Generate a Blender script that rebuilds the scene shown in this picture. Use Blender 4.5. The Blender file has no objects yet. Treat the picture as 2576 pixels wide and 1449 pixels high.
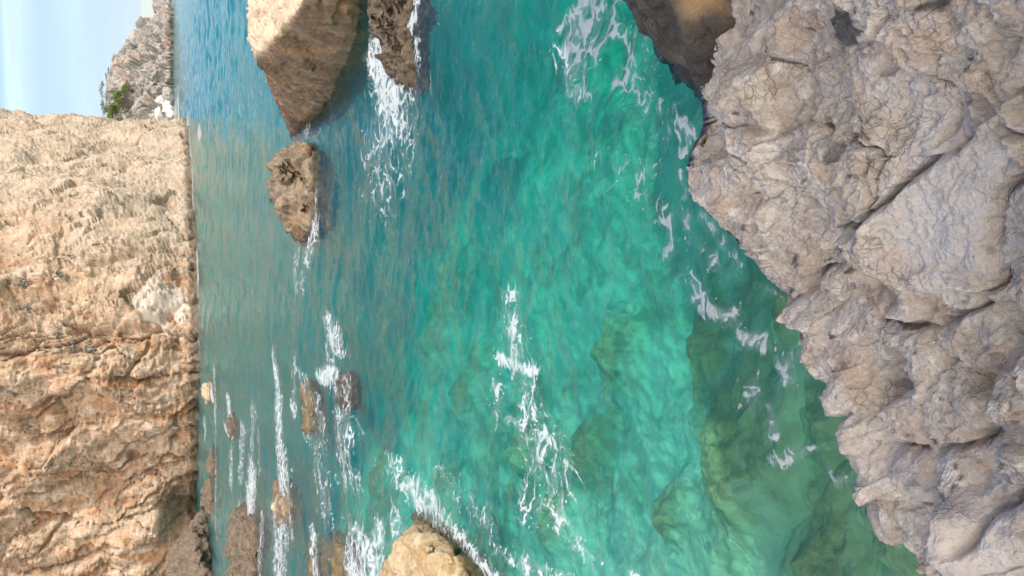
import bpy, bmesh, math, random
import numpy as np
from mathutils import Vector

random.seed(7)
np.random.seed(7)
S = bpy.context.scene
COL = S.collection
R = math.radians

# ------------------------------------------------------------------ camera
H = 4.0                                   # eye height above the sea
PITCH = R(23.34)
LENS_PX = 2004.6                          # focal length in units of a 2576 px wide frame
cam_d = np.array([0, math.cos(PITCH), -math.sin(PITCH)])
cam_u = np.array([0, math.sin(PITCH), math.cos(PITCH)])
cam_r = np.array([1.0, 0, 0])
cam = bpy.data.cameras.new('camera')
cam.sensor_width = 36
cam.lens = 36 * LENS_PX / 2576
cam.clip_start = 0.05
cam.clip_end = 20000
cam_o = bpy.data.objects.new('camera', cam)
COL.objects.link(cam_o)
from mathutils import Matrix
# the phone was held upright but the frame is stored on its side: image right = world down
cx_, cy_, cz_ = -cam_u, cam_r, -cam_d
cam_o.matrix_world = Matrix(((cx_[0], cy_[0], cz_[0], 0), (cx_[1], cy_[1], cz_[1], 0),
                             (cx_[2], cy_[2], cz_[2], H), (0, 0, 0, 1)))
S.camera = cam_o

# ------------------------------------------------------------------ light
SUN = np.array([0.68, -0.35, 0.645]); SUN /= np.linalg.norm(SUN)
sl = bpy.data.lights.new('sun', 'SUN')
sl.energy = 2.35; sl.angle = R(0.53); sl.color = (1.0, 0.95, 0.87)
so = bpy.data.objects.new('sun', sl); COL.objects.link(so)
so.rotation_euler = Vector(-SUN).to_track_quat('-Z', 'Y').to_euler()
so.location = (30, 0, 60)

W = bpy.data.worlds.new('World'); S.world = W; W.use_nodes = True
nt = W.node_tree; nt.nodes.clear()
def wn(t, **k):
    n = nt.nodes.new(t)
    for a, b in k.items(): setattr(n, a, b)
    return n
sky = wn('ShaderNodeTexSky', sky_type='NISHITA', sun_disc=False)
sky.sun_elevation = math.asin(SUN[2]); sky.sun_rotation = math.atan2(SUN[0], SUN[1])
sky.altitude = 0; sky.air_density = 1.0; sky.dust_density = 0.4; sky.ozone_density = 2.2
tc = wn('ShaderNodeTexCoord'); mp = wn('ShaderNodeMapping')
mp.inputs['Scale'].default_value = (1.1, 1.1, 9.0)
mp.inputs['Rotation'].default_value = (R(1.5), R(3.0), 0)
n1 = wn('ShaderNodeTexNoise'); n1.inputs['Scale'].default_value = 1.7; n1.inputs['Detail'].default_value = 7; n1.inputs['Roughness'].default_value = 0.55
sep = wn('ShaderNodeSeparateXYZ')
def wm(op, a, b=0.0):
    n = wn('ShaderNodeMath', operation=op)
    for i, q in enumerate((a, b)):
        if isinstance(q, bpy.types.NodeSocket): nt.links.new(q, n.inputs[i])
        else: n.inputs[i].default_value = q
    return n.outputs[0]
def wss(x, a, b, lo=0.0, hi=1.0):
    n = wn('ShaderNodeMapRange', interpolation_type='SMOOTHSTEP'); nt.links.new(x, n.inputs[0])
    for i, q in enumerate((a, b, lo, hi)): n.inputs[i + 1].default_value = q
    return n.outputs[0]
nt.links.new(tc.outputs['Generated'], sep.inputs[0])
el = wm('ADD', sep.outputs[2], wm('MULTIPLY', wm('SUBTRACT', n1.outputs['Fac'], 0.5), 0.010))
streak = wss(n1.outputs['Fac'], 0.40, 0.62, 0.45, 1.05)
low = wss(el, 0.150, 0.166, 1.0, 0.08)                      # the veil of cirrus ends a little above the cliff
band = wm('MULTIPLY', wss(el, 0.120, 0.145), wss(el, 0.152, 0.162, 1.0, 0.0))
back = wss(sep.outputs[1], 0.10, -0.35)                     # unseen bright cloud added behind the viewer as fill light
cover = wm('MAXIMUM', wm('MULTIPLY', wm('MULTIPLY', streak, low), 0.9), wm('MULTIPLY', back, wss(n1.outputs['Fac'], 0.30, 0.55, 0.6, 1.0)))
cover = wm('MAXIMUM', cover, wm('MULTIPLY', band, 0.95))
cval = wm('ADD', wm('ADD', wm('ADD', 3.2, wm('MULTIPLY', streak, 1.2)), wm('MULTIPLY', band, 1.2)), wm('MULTIPLY', back, 11.6))
tint = wn('ShaderNodeMix', data_type='RGBA'); tint.inputs[6].default_value = (.68, .87, 1.08, 1); tint.inputs[7].default_value = (1.0, .93, .85, 1)
nt.links.new(back, tint.inputs[0])
cc_ = wn('ShaderNodeVectorMath', operation='SCALE'); nt.links.new(tint.outputs[2], cc_.inputs[0]); nt.links.new(cval, cc_.inputs['Scale'])
mixc = wn('ShaderNodeMix', data_type='RGBA')
nt.links.new(cover, mixc.inputs[0]); nt.links.new(cc_.outputs[0], mixc.inputs[7])
bg = wn('ShaderNodeBackground'); bg.inputs['Strength'].default_value = 0.12
wo = wn('ShaderNodeOutputWorld')
L = nt.links.new
L(tc.outputs['Generated'], mp.inputs['Vector']); L(mp.outputs['Vector'], n1.inputs['Vector'])
clear = wn('ShaderNodeMix', data_type='RGBA', blend_type='MULTIPLY'); clear.inputs[7].default_value = (.52, .76, 1.0, 1)   # deeper blue above the veil
L(wm('MULTIPLY', wss(el, 0.150, 0.21), wm('SUBTRACT', 1.0, back)), clear.inputs[0]); L(sky.outputs['Color'], clear.inputs[6])
L(clear.outputs[2], mixc.inputs[6]); L(mixc.outputs[2], bg.inputs['Color']); L(bg.outputs['Background'], wo.inputs['Surface'])

S.view_settings.view_transform = 'Standard'; S.view_settings.look = 'None'
S.view_settings.exposure = 0.84; S.view_settings.gamma = 1.0; S.view_settings.use_curve_mapping = False
S.cycles.use_denoising = True
S.cycles.max_bounces = 8; S.cycles.transparent_max_bounces = 12; S.cycles.volume_bounces = 0
S.cycles.caustics_reflective = False; S.cycles.caustics_refractive = False
S.cycles.sample_clamp_indirect = 4.0

# ------------------------------------------------------------------ surveying: photo point -> place in the world
def ray(x, y):
    return cam_d * LENS_PX + cam_r * (724.5 - y) - cam_u * (x - 1288)
def atz(x, y, z=0.0):
    v = ray(x, y); return np.array([0, 0, H]) + v * ((z - H) / v[2])
def atY(x, y, Y):
    v = ray(x, y); return np.array([0, 0, H]) + v * (Y / v[1])

# ------------------------------------------------------------------ noise in numpy
class Noise:
    def __init__(s, seed):
        r = np.random.RandomState(seed)
        p = r.permutation(256); s.p = np.concatenate([p, p, p])
        g = r.normal(size=(256, 3)); s.g = (g / np.linalg.norm(g, axis=1)[:, None]).astype(np.float32)
        s.r = r.rand(256, 3).astype(np.float32)
    def h(s, i, j, k):
        return s.p[s.p[s.p[i & 255] + (j & 255)] + (k & 255)]
    def perlin(s, P):
        P = np.asarray(P, dtype=np.float64)
        I = np.floor(P).astype(np.int64); F = (P - I).astype(np.float32)
        u = F * F * F * (F * (F * 6 - 15) + 10)
        out = np.zeros(len(P), np.float32)
        for a in (0, 1):
            wx = u[:, 0] if a else 1 - u[:, 0]
            for b in (0, 1):
                wy = u[:, 1] if b else 1 - u[:, 1]
                for c in (0, 1):
                    wz = u[:, 2] if c else 1 - u[:, 2]
                    g = s.g[s.h(I[:, 0] + a, I[:, 1] + b, I[:, 2] + c)]
                    out += wx * wy * wz * (g[:, 0] * (F[:, 0] - a) + g[:, 1] * (F[:, 1] - b) + g[:, 2] * (F[:, 2] - c))
        return out * 1.5
    def fbm(s, P, octv=5, gain=0.5, lac=2.03):
        o = 0; a = 1.0; P = np.array(P, dtype=np.float64)
        for i in range(octv):
            o = o + a * s.perlin(P); P = P * lac + 17.3; a *= gain
        return o
    def ridge(s, P, octv=5, gain=0.5, lac=2.07):
        o = 0; a = 1.0; P = np.array(P, dtype=np.float64)
        for i in range(octv):
            o = o + a * (1 - 2 * np.abs(s.perlin(P))); P = P * lac + 9.7; a *= gain
        return o
    def worley(s, P):
        """distance to nearest and second feature, facet value of nearest cell, cell random"""
        P = np.asarray(P, dtype=np.float64)
        I = np.floor(P).astype(np.int64)
        n = len(P); f1 = np.full(n, 9.0); f2 = np.full(n, 9.0); fac = np.zeros(n); rnd = np.zeros(n)
        for a in (-1, 0, 1):
            for b in (-1, 0, 1):
                for c in (-1, 0, 1):
                    J = I + np.array([a, b, c]); hh = s.h(J[:, 0], J[:, 1], J[:, 2])
                    D = P - (J + s.r[hh]); d = np.sqrt((D * D).sum(1))
                    m = d < f1
                    f2 = np.where(m, f1, np.minimum(f2, d))
                    fac = np.where(m, (D * s.g[hh]).sum(1), fac)
                    rnd = np.where(m, s.r[(hh * 7 + 3) & 255, 0], rnd)
                    f1 = np.where(m, d, f1)
        return f1, f2, fac, rnd
    def facets(s, P, k=18.0):
        """tilted planes, one per cell, meeting in creases instead of steps"""
        P = np.asarray(P, dtype=np.float64); I = np.floor(P).astype(np.int64)
        num = np.zeros(len(P)); den = np.full(len(P), 1e-12)
        for a in (-1, 0, 1):
            for b in (-1, 0, 1):
                for c in (-1, 0, 1):
                    J = I + np.array([a, b, c]); hh = s.h(J[:, 0], J[:, 1], J[:, 2])
                    D = P - (J + s.r[hh]); w = np.exp(-k * (np.sqrt((D * D).sum(1)) - .3))
                    num += w * ((D * s.g[hh]).sum(1) + .5 * (s.r[(hh * 7 + 3) & 255, 0] - .5)); den += w
        return num / den
N1, N2, N3, N4 = Noise(1), Noise(2), Noise(3), Noise(4)
def sst(a, b, x):
    t = np.clip((x - a) / (b - a), 0, 1); return t * t * (3 - 2 * t)
def rotm(ax, ay, az):
    return np.array(Matrix.Rotation(az, 3, 'Z') @ Matrix.Rotation(ay, 3, 'Y') @ Matrix.Rotation(ax, 3, 'X'))

# ------------------------------------------------------------------ mesh helpers
def mesh_from(name, V, F, smooth=True):
    me = bpy.data.meshes.new(name)
    me.from_pydata(np.asarray(V).tolist() if not isinstance(V, list) else V, [], F)
    me.update()
    if smooth: me.polygons.foreach_set('use_smooth', np.ones(len(me.polygons), bool))
    return me
def grid_mesh(name, G, smooth=True, flip=False):
    """G: (rows, cols, 3)"""
    r, c = G.shape[:2]; V = G.reshape(-1, 3)
    idx = np.arange(r * c).reshape(r, c)
    q = np.stack([idx[:-1, :-1], idx[:-1, 1:], idx[1:, 1:], idx[1:, :-1]], -1).reshape(-1, 4)
    if flip: q = q[:, ::-1]
    me = bpy.data.meshes.new(name)
    me.vertices.add(len(V)); me.vertices.foreach_set('co', V.astype(np.float32).ravel())
    me.loops.add(q.size); me.loops.foreach_set('vertex_index', q.ravel().astype(np.int32))
    me.polygons.add(len(q)); me.polygons.foreach_set('loop_start', (np.arange(len(q)) * 4).astype(np.int32))
    me.polygons.foreach_set('use_smooth', np.full(len(q), smooth))
    me.update(calc_edges=True); me.validate()
    return me
def grid_normals(G):
    du = np.gradient(G, axis=1); dv = np.gradient(G, axis=0)
    n = np.cross(du, dv); n /= np.linalg.norm(n, axis=2)[:, :, None] + 1e-9
    return n
def attr(me, name, vals):
    a = me.attributes.new(name, 'FLOAT', 'POINT'); a.data.foreach_set('value', np.asarray(vals, np.float32).ravel())
def link(name, me, mat, base=None, parent=None):
    """links one mesh object; its origin sits at the thing's base"""
    o = bpy.data.objects.new(name, me); COL.objects.link(o)
    if base is not None:
        me.transform(Matrix.Translation(Vector([-float(b) for b in base]))); o.location = [float(b) for b in base]
    if parent is not None: o.parent = parent
    if mat: me.materials.append(mat)
    return o
def tag(o, label=None, cat=None, group=None, kind=None):
    if label: o['label'] = label
    if cat: o['category'] = cat
    if group: o['group'] = group
    if kind: o['kind'] = kind
    return o
def coords(me):
    v = np.zeros(len(me.vertices) * 3, np.float32); me.vertices.foreach_get('co', v); return v.reshape(-1, 3).astype(np.float64)
def normals(me):
    v = np.zeros(len(me.vertices) * 3, np.float32); me.vertices.foreach_get('normal', v); return v.reshape(-1, 3).astype(np.float64)
def setco(me, V):
    me.vertices.foreach_set('co', np.asarray(V, np.float32).ravel()); me.update()

def hull_mesh(hulls, voxel, smooth_it=2):
    """union of convex blocks, remeshed to an even dense skin"""
    bm = bmesh.new()
    for pts in hulls:
        vs = [bm.verts.new([float(c) for c in p]) for p in pts]
        res = bmesh.ops.convex_hull(bm, input=vs)
        junk = [g for g in res['geom_interior'] + res['geom_unused'] if isinstance(g, bmesh.types.BMVert)]
        bmesh.ops.delete(bm, geom=list(set(junk)), context='VERTS')
    me = bpy.data.meshes.new('hull'); bm.to_mesh(me); bm.free()
    o = bpy.data.objects.new('hull', me); COL.objects.link(o)
    m = o.modifiers.new('r', 'REMESH'); m.mode = 'VOXEL'; m.voxel_size = voxel
    if smooth_it:
        m2 = o.modifiers.new('s', 'SMOOTH'); m2.factor = 0.5; m2.iterations = smooth_it
    dg = bpy.context.evaluated_depsgraph_get(); dg.update()
    ev = bpy.data.meshes.new_from_object(o.evaluated_get(dg))
    bpy.data.objects.remove(o); bpy.data.meshes.remove(me)
    ev.polygons.foreach_set('use_smooth', np.ones(len(ev.polygons), bool))
    return ev

def rock_relief(me, size, seed=0, big=0.10, facet=0.10, strata=0.0, rot=(0, 0, 0), aniso=(1, 1, 1), rough=0.03, crack=0.05, pits=0.0, strata_axis=0):
    """breaks a smooth body up into faces, ledges, joints and grain; size in metres"""
    o = seed * 31.7
    V = coords(me); M = rotm(*rot)
    Q = (V @ M.T) / np.array(aniso) / size
    warp = np.stack([N1.fbm(Q * 2 + o, 3), N2.fbm(Q * 2 + o, 3), N3.fbm(Q * 2 + o, 3)], 1) * 0.16
    n = normals(me)
    V = V + n * (big * size * N1.fbm(Q * 1.3 + o + 5, 4))[:, None]
    setco(me, V); n = normals(me)
    Qw = Q + warp
    f1, f2, fc, rn = N2.worley(Qw * 1.9 + o)
    g1, g2, gc, gn = N3.worley(Qw * 5.1 + o)
    h1, h2, hc, hn = N4.worley(Qw * 12.0 + o)
    d = facet * size * (0.55 * fc + 0.45 * (rn - .5) + 0.30 * gc + 0.22 * (gn - .5) + 0.10 * hc + 0.07 * (hn - .5))
    ck = np.maximum(1 - sst(0, 0.10, f2 - f1), 0.75 * (1 - sst(0, 0.09, g2 - g1)))
    gate = sst(-0.1, 0.45, N4.fbm(Q * 2.3 + o + 3, 3))
    d -= crack * size * 0.5 * ck * gate
    if strata:
        t = Qw[:, strata_axis] * 9 + N2.fbm(Q * 2.2 + o, 4) * 1.6
        d += strata * size * (np.abs((t % 1) - .6) * 0.9 + 0.5 * (np.abs((t * 2.7 % 1) - .5)) - 0.4)
    if pits:
        d -= pits * size * sst(0.25, 0.9, N3.fbm(Q * 7 + o, 3))
    d += rough * size * (0.7 * N4.fbm(Q * 6 + o, 6, 0.58) + 0.25 * N1.ridge(Q * 9 + o, 4))
    setco(me, V + n * d[:, None])
    attr(me, 'joint', ck * gate)
    return me

# ------------------------------------------------------------------ materials
class Mat:
    def __init__(s, name):
        s.m = bpy.data.materials.new(name); s.m.use_nodes = True
        s.t = s.m.node_tree; s.t.nodes.clear()
        s.out = s.n('ShaderNodeOutputMaterial')
    def n(s, t, ins=None, **k):
        nd = s.t.nodes.new(t)
        for a, b in k.items(): setattr(nd, a, b)
        for a, b in (ins or {}).items(): s.put(nd, a, b)
        return nd
    def put(s, nd, a, b):
        if isinstance(b, bpy.types.NodeSocket): s.t.links.new(b, nd.inputs[a])
        else: nd.inputs[a].default_value = b
    def math(s, op, a, b=0.0, c=0.0, clamp=False):
        nd = s.n('ShaderNodeMath', operation=op, use_clamp=clamp)
        s.put(nd, 0, a); s.put(nd, 1, b); s.put(nd, 2, c); return nd.outputs[0]
    def mix(s, f, a, b, blend='MIX'):
        nd = s.n('ShaderNodeMix', data_type='RGBA', blend_type=blend); s.put(nd, 0, f)
        s.put(nd, 6, a if isinstance(a, bpy.types.NodeSocket) else (*a, 1)); s.put(nd, 7, b if isinstance(b, bpy.types.NodeSocket) else (*b, 1))
        return nd.outputs[2]
    def ss(s, x, a, b):
        nd = s.n('ShaderNodeMapRange', interpolation_type='SMOOTHSTEP'); s.put(nd, 0, x); nd.inputs[1].default_value = a; nd.inputs[2].default_value = b
        return nd.outputs[0]
    def pos(s, scale=(1, 1, 1), rot=(0, 0, 0)):
        g = s.n('ShaderNodeNewGeometry'); m = s.n('ShaderNodeMapping'); s.put(m, 0, g.outputs['Position'])
        m.inputs['Scale'].default_value = scale; m.inputs['Rotation'].default_value = rot; return m.outputs[0]
    def noise(s, v, scale, detail=5, rough=0.55, dist=0.0):
        nd = s.n('ShaderNodeTexNoise'); s.put(nd, 'Vector', v); nd.inputs['Scale'].default_value = scale
        nd.inputs['Detail'].default_value = detail; nd.inputs['Roughness'].default_value = rough; nd.inputs['Distortion'].default_value = dist
        return nd.outputs['Fac']
    def voro(s, v, scale, feature='F1', smooth=None):
        nd = s.n('ShaderNodeTexVoronoi', feature=feature); s.put(nd, 'Vector', v); nd.inputs['Scale'].default_value = scale
        return nd.outputs['Distance']
    def warp(s, v, scale, amt, detail=3):
        nd = s.n('ShaderNodeTexNoise'); s.put(nd, 'Vector', v); nd.inputs['Scale'].default_value = scale; nd.inputs['Detail'].default_value = detail
        sub = s.n('ShaderNodeVectorMath', operation='SUBTRACT'); s.put(sub, 0, nd.outputs['Color']); sub.inputs[1].default_value = (.5, .5, .5)
        sc = s.n('ShaderNodeVectorMath', operation='SCALE'); s.put(sc, 0, sub.outputs[0]); sc.inputs['Scale'].default_value = amt
        ad = s.n('ShaderNodeVectorMath', operation='ADD'); s.put(ad, 0, v); s.put(ad, 1, sc.outputs[0]); return ad.outputs[0]
    def bump(s, h, strength, dist, normal=None):
        nd = s.n('ShaderNodeBump'); s.put(nd, 'Height', h); nd.inputs['Strength'].default_value = strength; nd.inputs['Distance'].default_value = dist
        if normal is not None: s.put(nd, 'Normal', normal)
        return nd.outputs['Normal']
    def attr(s, name):
        return s.n('ShaderNodeAttribute', attribute_name=name).outputs['Fac']
    def surf(s, sh): s.t.links.new(sh, s.out.inputs['Surface'])

def rock_mat(name, c0, c1, c2, stain, size, rust=None, rust_amt=0.5, rot=(0, 0, 0), aniso=(1, 1, 1), wet=None, wet_top=0.4,
             bump=1.0, vein=0.5, lichen=0.35, extra=None, streak=0.0):
    m = Mat(name); k = 1.0 / size
    v = m.pos(tuple(k / a for a in aniso), rot); vw = m.warp(v, 1.7, 0.35)
    big = m.noise(v, 1.1, 6, 0.6); mid = m.noise(vw, 4.0, 8, 0.65); fine = m.noise(v, 23.0, 8, 0.7)
    col = m.mix(m.ss(big, .36, .64), c0, c1)
    col = m.mix(m.math('MULTIPLY', m.ss(mid, .45, .66), 0.85), col, c2)
    if rust:
        rn = m.noise(vw, 1.5, 8, 0.66); col = m.mix(m.math('MULTIPLY', m.ss(rn, .50, .64), rust_amt), col, rust)
    # dark lichen and dirt that has settled in joints and pocks
    ln = m.noise(vw, 7.5, 8, 0.72)
    col = m.mix(m.math('MULTIPLY', m.ss(ln, .60, .72), lichen), col, stain)
    e = m.voro(m.warp(v, 3.1, 0.16, 5), 3.3, 'DISTANCE_TO_EDGE'); e2 = m.voro(m.warp(v, 6.3, 0.12, 5), 9.0, 'DISTANCE_TO_EDGE')
    gate = m.ss(m.noise(v, 1.9, 5), .47, .66)
    crack = m.math('MULTIPLY', m.math('SUBTRACT', 1.0, m.ss(e, 0.0, 0.022)), gate)
    crack2 = m.math('MULTIPLY', m.math('SUBTRACT', 1.0, m.ss(e2, 0.0, 0.05)), m.math('MULTIPLY', gate, 0.7))
    ck = m.math('MAXIMUM', crack, crack2)
    col = m.mix(m.math('MULTIPLY', ck, vein), col, stain)
    col = m.mix(m.math('MULTIPLY', m.ss(m.attr('joint'), 0.35, 1.0), 0.45 * min(1, vein * 2)), col, stain)
    grain = m.n('ShaderNodeMapRange'); m.put(grain, 0, fine); grain.inputs[1].default_value = .25; grain.inputs[2].default_value = .75; grain.inputs[3].default_value = .70; grain.inputs[4].default_value = 1.28
    gv = m.n('ShaderNodeVectorMath', operation='SCALE'); m.put(gv, 0, col); m.put(gv, 'Scale', grain.outputs[0]); col = gv.outputs[0]
    if streak:                                              # short dark partings that follow the bedding
        sm = m.n('ShaderNodeMapping'); m.put(sm, 0, vw); sm.inputs['Scale'].default_value = (1, 1, .22)
        s1 = m.noise(sm.outputs[0], 9.0, 5, .6); s2 = m.noise(sm.outputs[0], 24.0, 4, .6)
        sk = m.math('MAXIMUM', m.ss(s1, .60, .68), m.math('MULTIPLY', m.ss(s2, .61, .70), .8))
        col = m.mix(m.math('MULTIPLY', m.math('MULTIPLY', sk, m.ss(m.noise(v, 1.4, 4), .40, .58)), streak), col, stain)
    if extra: col = extra(m, col)
    rough = 0.88
    if wet:
        g = m.n('ShaderNodeNewGeometry'); xyz = m.n('ShaderNodeSeparateXYZ'); m.put(xyz, 0, g.outputs['Position'])
        zz = m.math('ADD', xyz.outputs[2], m.math('MULTIPLY', m.math('SUBTRACT', m.noise(v, 3.0, 6, .65), .5), wet_top * 2.2))
        wf = m.math('SUBTRACT', 1.0, m.ss(zz, wet_top * 0.45, wet_top * 1.25))
        col = m.mix(m.math('MULTIPLY', wf, 0.9), col, wet)
        rough = m.math('SUBTRACT', 0.88, m.math('MULTIPLY', wf, 0.5))
    hgt = m.math('ADD', m.math('ADD', m.math('MULTIPLY', mid, 0.6), m.math('MULTIPLY', fine, 0.22)), m.math('MULTIPLY', ck, -0.12))
    nrm = m.bump(hgt, 0.75 * bump, size * 0.16)
    b = m.n('ShaderNodeBsdfPrincipled', {'Base Color': col, 'Roughness': rough, 'Normal': nrm, 'Specular IOR Level': 0.25})
    m.surf(b.outputs[0]); return m.m

cliff_m = None
def cliff_extra(m, col):
    """paler cream limestone towards the seaward end, a bleached scar low in the middle, iron streaks on the landward part"""
    a = m.attr('cream'); col = m.mix(a, col, m.mix(m.noise(m.pos((.3, .3, .12)), 1.0, 6), (.38, .30, .22), (.50, .42, .335)))
    w = m.attr('scar'); return m.mix(m.math('MULTIPLY', w, 0.6), col, (.54, .50, .44))
cliff_m = rock_mat('cliff_rock', (.31, .20, .125), (.42, .30, .205), (.50, .41, .33), (.075, .052, .036), 5.0, rust=(.37, .175, .08), rust_amt=.66,
                   rot=(0, R(14), 0), aniso=(1, 1, 2.4), wet=(.12, .09, .06), wet_top=1.1, bump=1.2, vein=.55, lichen=.3, extra=cliff_extra, streak=.75)
head_m = rock_mat('headland_rock', (.23, .215, .20), (.31, .285, .26), (.42, .375, .33), (.12, .12, .12), 30.0, rust=(.55, .33, .22), rust_amt=.35,
                  aniso=(1, 1, 1.3), wet=(.12, .11, .10), wet_top=4, bump=1.0, vein=.6, lichen=.4)
pale_m = rock_mat('pale_boulder_rock', (.62, .57, .50), (.72, .67, .59), (.80, .76, .69), (.2, .18, .15), 10.0, bump=.8, vein=.4, lichen=.15)
stack_m = rock_mat('stack_rock', (.13, .085, .055), (.20, .135, .09), (.28, .20, .135), (.07, .05, .04), 1.3, rust=(.34, .19, .09), rust_amt=.5,  # brown rock darkened to carry the side's shade, crown mixed paler as sunlit
                   rot=(R(-24), 0, 0), aniso=(1, 1, 2.6), wet=(.13, .10, .06), wet_top=.28, vein=.25, streak=.85, extra=lambda m, col: m.mix(m.attr('lit_cap'), col, m.mix(m.noise(m.pos(), 2.2, 8, .65), (.46, .32, .21), (.66, .52, .39))))
brown_m = rock_mat('brown_rock', (.105, .075, .05), (.16, .12, .085), (.225, .175, .125), (.035, .028, .02), 0.7, wet=(.09, .065, .04), wet_top=.16, bump=1.5, vein=.4, lichen=.5)
islet_m = rock_mat('islet_rock', (.15, .11, .075), (.22, .17, .12), (.32, .26, .19), (.05, .038, .028), 1.0, rust=(.34, .19, .085), rust_amt=.45, wet=(.09, .065, .04), wet_top=.16, bump=1.2, vein=.3, lichen=.4)
tan_m = rock_mat('tan_rock', (.36, .26, .16), (.46, .35, .23), (.55, .45, .33), (.10, .08, .06), 1.2, rust=(.42, .24, .11), rust_amt=.5,
                 wet=(.15, .11, .065), wet_top=.22, bump=1.1, vein=.4)
gold_m = rock_mat('golden_rock', (.37, .26, .145), (.46, .34, .20), (.53, .42, .275), (.10, .075, .04), 0.8, rust=(.28, .17, .075), rust_amt=.6,
                  wet=(.14, .10, .045), wet_top=.20, bump=1.0, vein=.3, lichen=.3)
def fore_extra(m, col):
    col = m.mix(m.math('MULTIPLY', m.ss(m.attr('fissure'), .25, .9), .8), col, (.075, .06, .05))
    w = m.attr('blackstain'); col = m.mix(m.math('MULTIPLY', w, .85), col, (.055, .052, .055))
    o = m.attr('ochre'); col = m.mix(o, col, (.40, .24, .13))
    s_ = m.attr('slab'); return m.mix(m.math('MULTIPLY', s_, .6), col, (.66, .59, .54))
fore_m = rock_mat('foreground_rock', (.47, .385, .31), (.62, .53, .45), (.74, .665, .59), (.12, .095, .075), 0.55, rust=(.52, .36, .26), rust_amt=.55,
                  wet=(.17, .13, .085), wet_top=.30, bump=1.25, vein=.16, lichen=.30, extra=fore_extra)
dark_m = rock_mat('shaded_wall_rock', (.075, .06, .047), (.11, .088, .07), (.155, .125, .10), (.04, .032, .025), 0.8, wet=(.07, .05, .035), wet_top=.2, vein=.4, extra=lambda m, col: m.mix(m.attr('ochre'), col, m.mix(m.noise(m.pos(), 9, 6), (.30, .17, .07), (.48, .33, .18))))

# ------------------------------------------------------------------ sea bed
def polar(r0, r1, nr, half, na, cx=0.0, cy=0.0):
    rr = r0 * (r1 / r0) ** (np.linspace(0, 1, nr)); aa = np.linspace(-half, half, na)
    aa = half * (0.55 * (aa / half) + 0.45 * (aa / half) ** 3)
    A, RR = np.meshgrid(aa, rr)
    return np.stack([cx + RR * np.sin(A), cy + RR * np.cos(A), np.zeros_like(A)], -1)
def depth_at(P):
    """metres of water, P (n,3)"""
    x, y = P[:, 0], P[:, 1]
    d = 0.55 + 1.5 * sst(2.5, 9, y) + 3.4 * sst(10, 45, y) + 14 * sst(60, 400, y)
    d -= (0.9 + 1.6 * sst(9, 24, y)) * sst(1.0, -5.0 - .25 * np.maximum(y - 8, 0), x) * sst(4, 8, y) * (1 - .75 * sst(22, 70, y))
    d += 1.5 * sst(0.5, 6, x) * sst(5, 12, y)
    d += 0.25 * N1.fbm(P * 0.45, 4) * sst(1, 4, d)
    return np.maximum(d, 0.35)
G = polar(1.2, 9000, 420, R(80), 300)
def bed_z(P):
    P = np.array(P, float); P[:, 2] = 0
    return -depth_at(P) + 0.16 * N2.fbm(P * 1.3, 5) * (1 - sst(20, 60, P[:, 1]))
P = G.reshape(-1, 3); G[:, :, 2] = bed_z(P).reshape(G.shape[:2])
me = grid_mesh('seabed', G)
def seabed_colour(m):
    v = m.pos(); vw = m.warp(v, 0.9, 0.8)
    sand = m.mix(m.noise(v, 9, 5), (.46, .44, .35), (.66, .63, .52))
    yy = m.n('ShaderNodeSeparateXYZ'); m.put(yy, 0, v); near = m.math('ADD', yy.outputs[1], m.math('MULTIPLY', m.math('SUBTRACT', m.noise(v, .8, 4), .5), 4.0))
    sand = m.mix(m.math('MULTIPLY', m.math('SUBTRACT', 1.0, m.ss(near, 4.0, 8.0)), .75), sand, m.mix(m.noise(vw, 3.0, 6, .65), (.34, .34, .12), (.62, .60, .30)))
    weed = m.mix(m.noise(v, 4, 6), (.18, .17, .07), (.34, .29, .13))
    k = m.math('ADD', m.math('MULTIPLY', m.noise(vw, 0.55, 7, .6), .65), m.math('MULTIPLY', m.noise(vw, 2.1, 7, .65), .35))
    return m.mix(m.math('MULTIPLY', m.ss(k, .46, .60), .85), sand, weed), v, vw
m = Mat('sand_and_weed'); col, v, vw = seabed_colour(m)
b = m.n('ShaderNodeBsdfPrincipled', {'Base Color': col, 'Roughness': .95, 'Normal': m.bump(m.noise(v, 6, 6), .6, .08)}); m.surf(b.outputs[0])
tag(link('seabed', me, m.m), kind='structure')

# ------------------------------------------------------------------ water: a closed body with a wavy top
def wave(P):
    x, y = P[:, 0], P[:, 1]; r = np.hypot(x, y)
    Q = np.stack([x * 1.05, y * 1.15, np.zeros_like(x)], 1)
    wz = (0.09 + .15 * sst(30, 110, r)) * N1.fbm(Q * 0.40 + 3, 2) * (1 - sst(250, 700, r)) + 0.060 * N2.perlin(Q * 0.85 + 31) * (1 - sst(110, 260, r)) * sst(25, 60, r)
    w1 = N3.perlin(np.stack([x * 1.1, y * 1.35, np.zeros_like(x)], 1) + 1)
    wz += 0.040 * (1 - np.abs(w1) * 2) * (1 - sst(50, 120, r))
    w2 = N4.perlin(np.stack([x * 2.6 + w1 * .3, y * 3.0, np.zeros_like(x)], 1) + 8)
    wz += 0.021 * (1 - 2 * np.abs(w2)) * (1 - sst(22, 45, r))
    wz += 0.0095 * N2.fbm(np.stack([x * 6.3, y * 7.0, np.zeros_like(x)], 1), 2) * (1 - sst(12, 26, r))
    return wz
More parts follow.
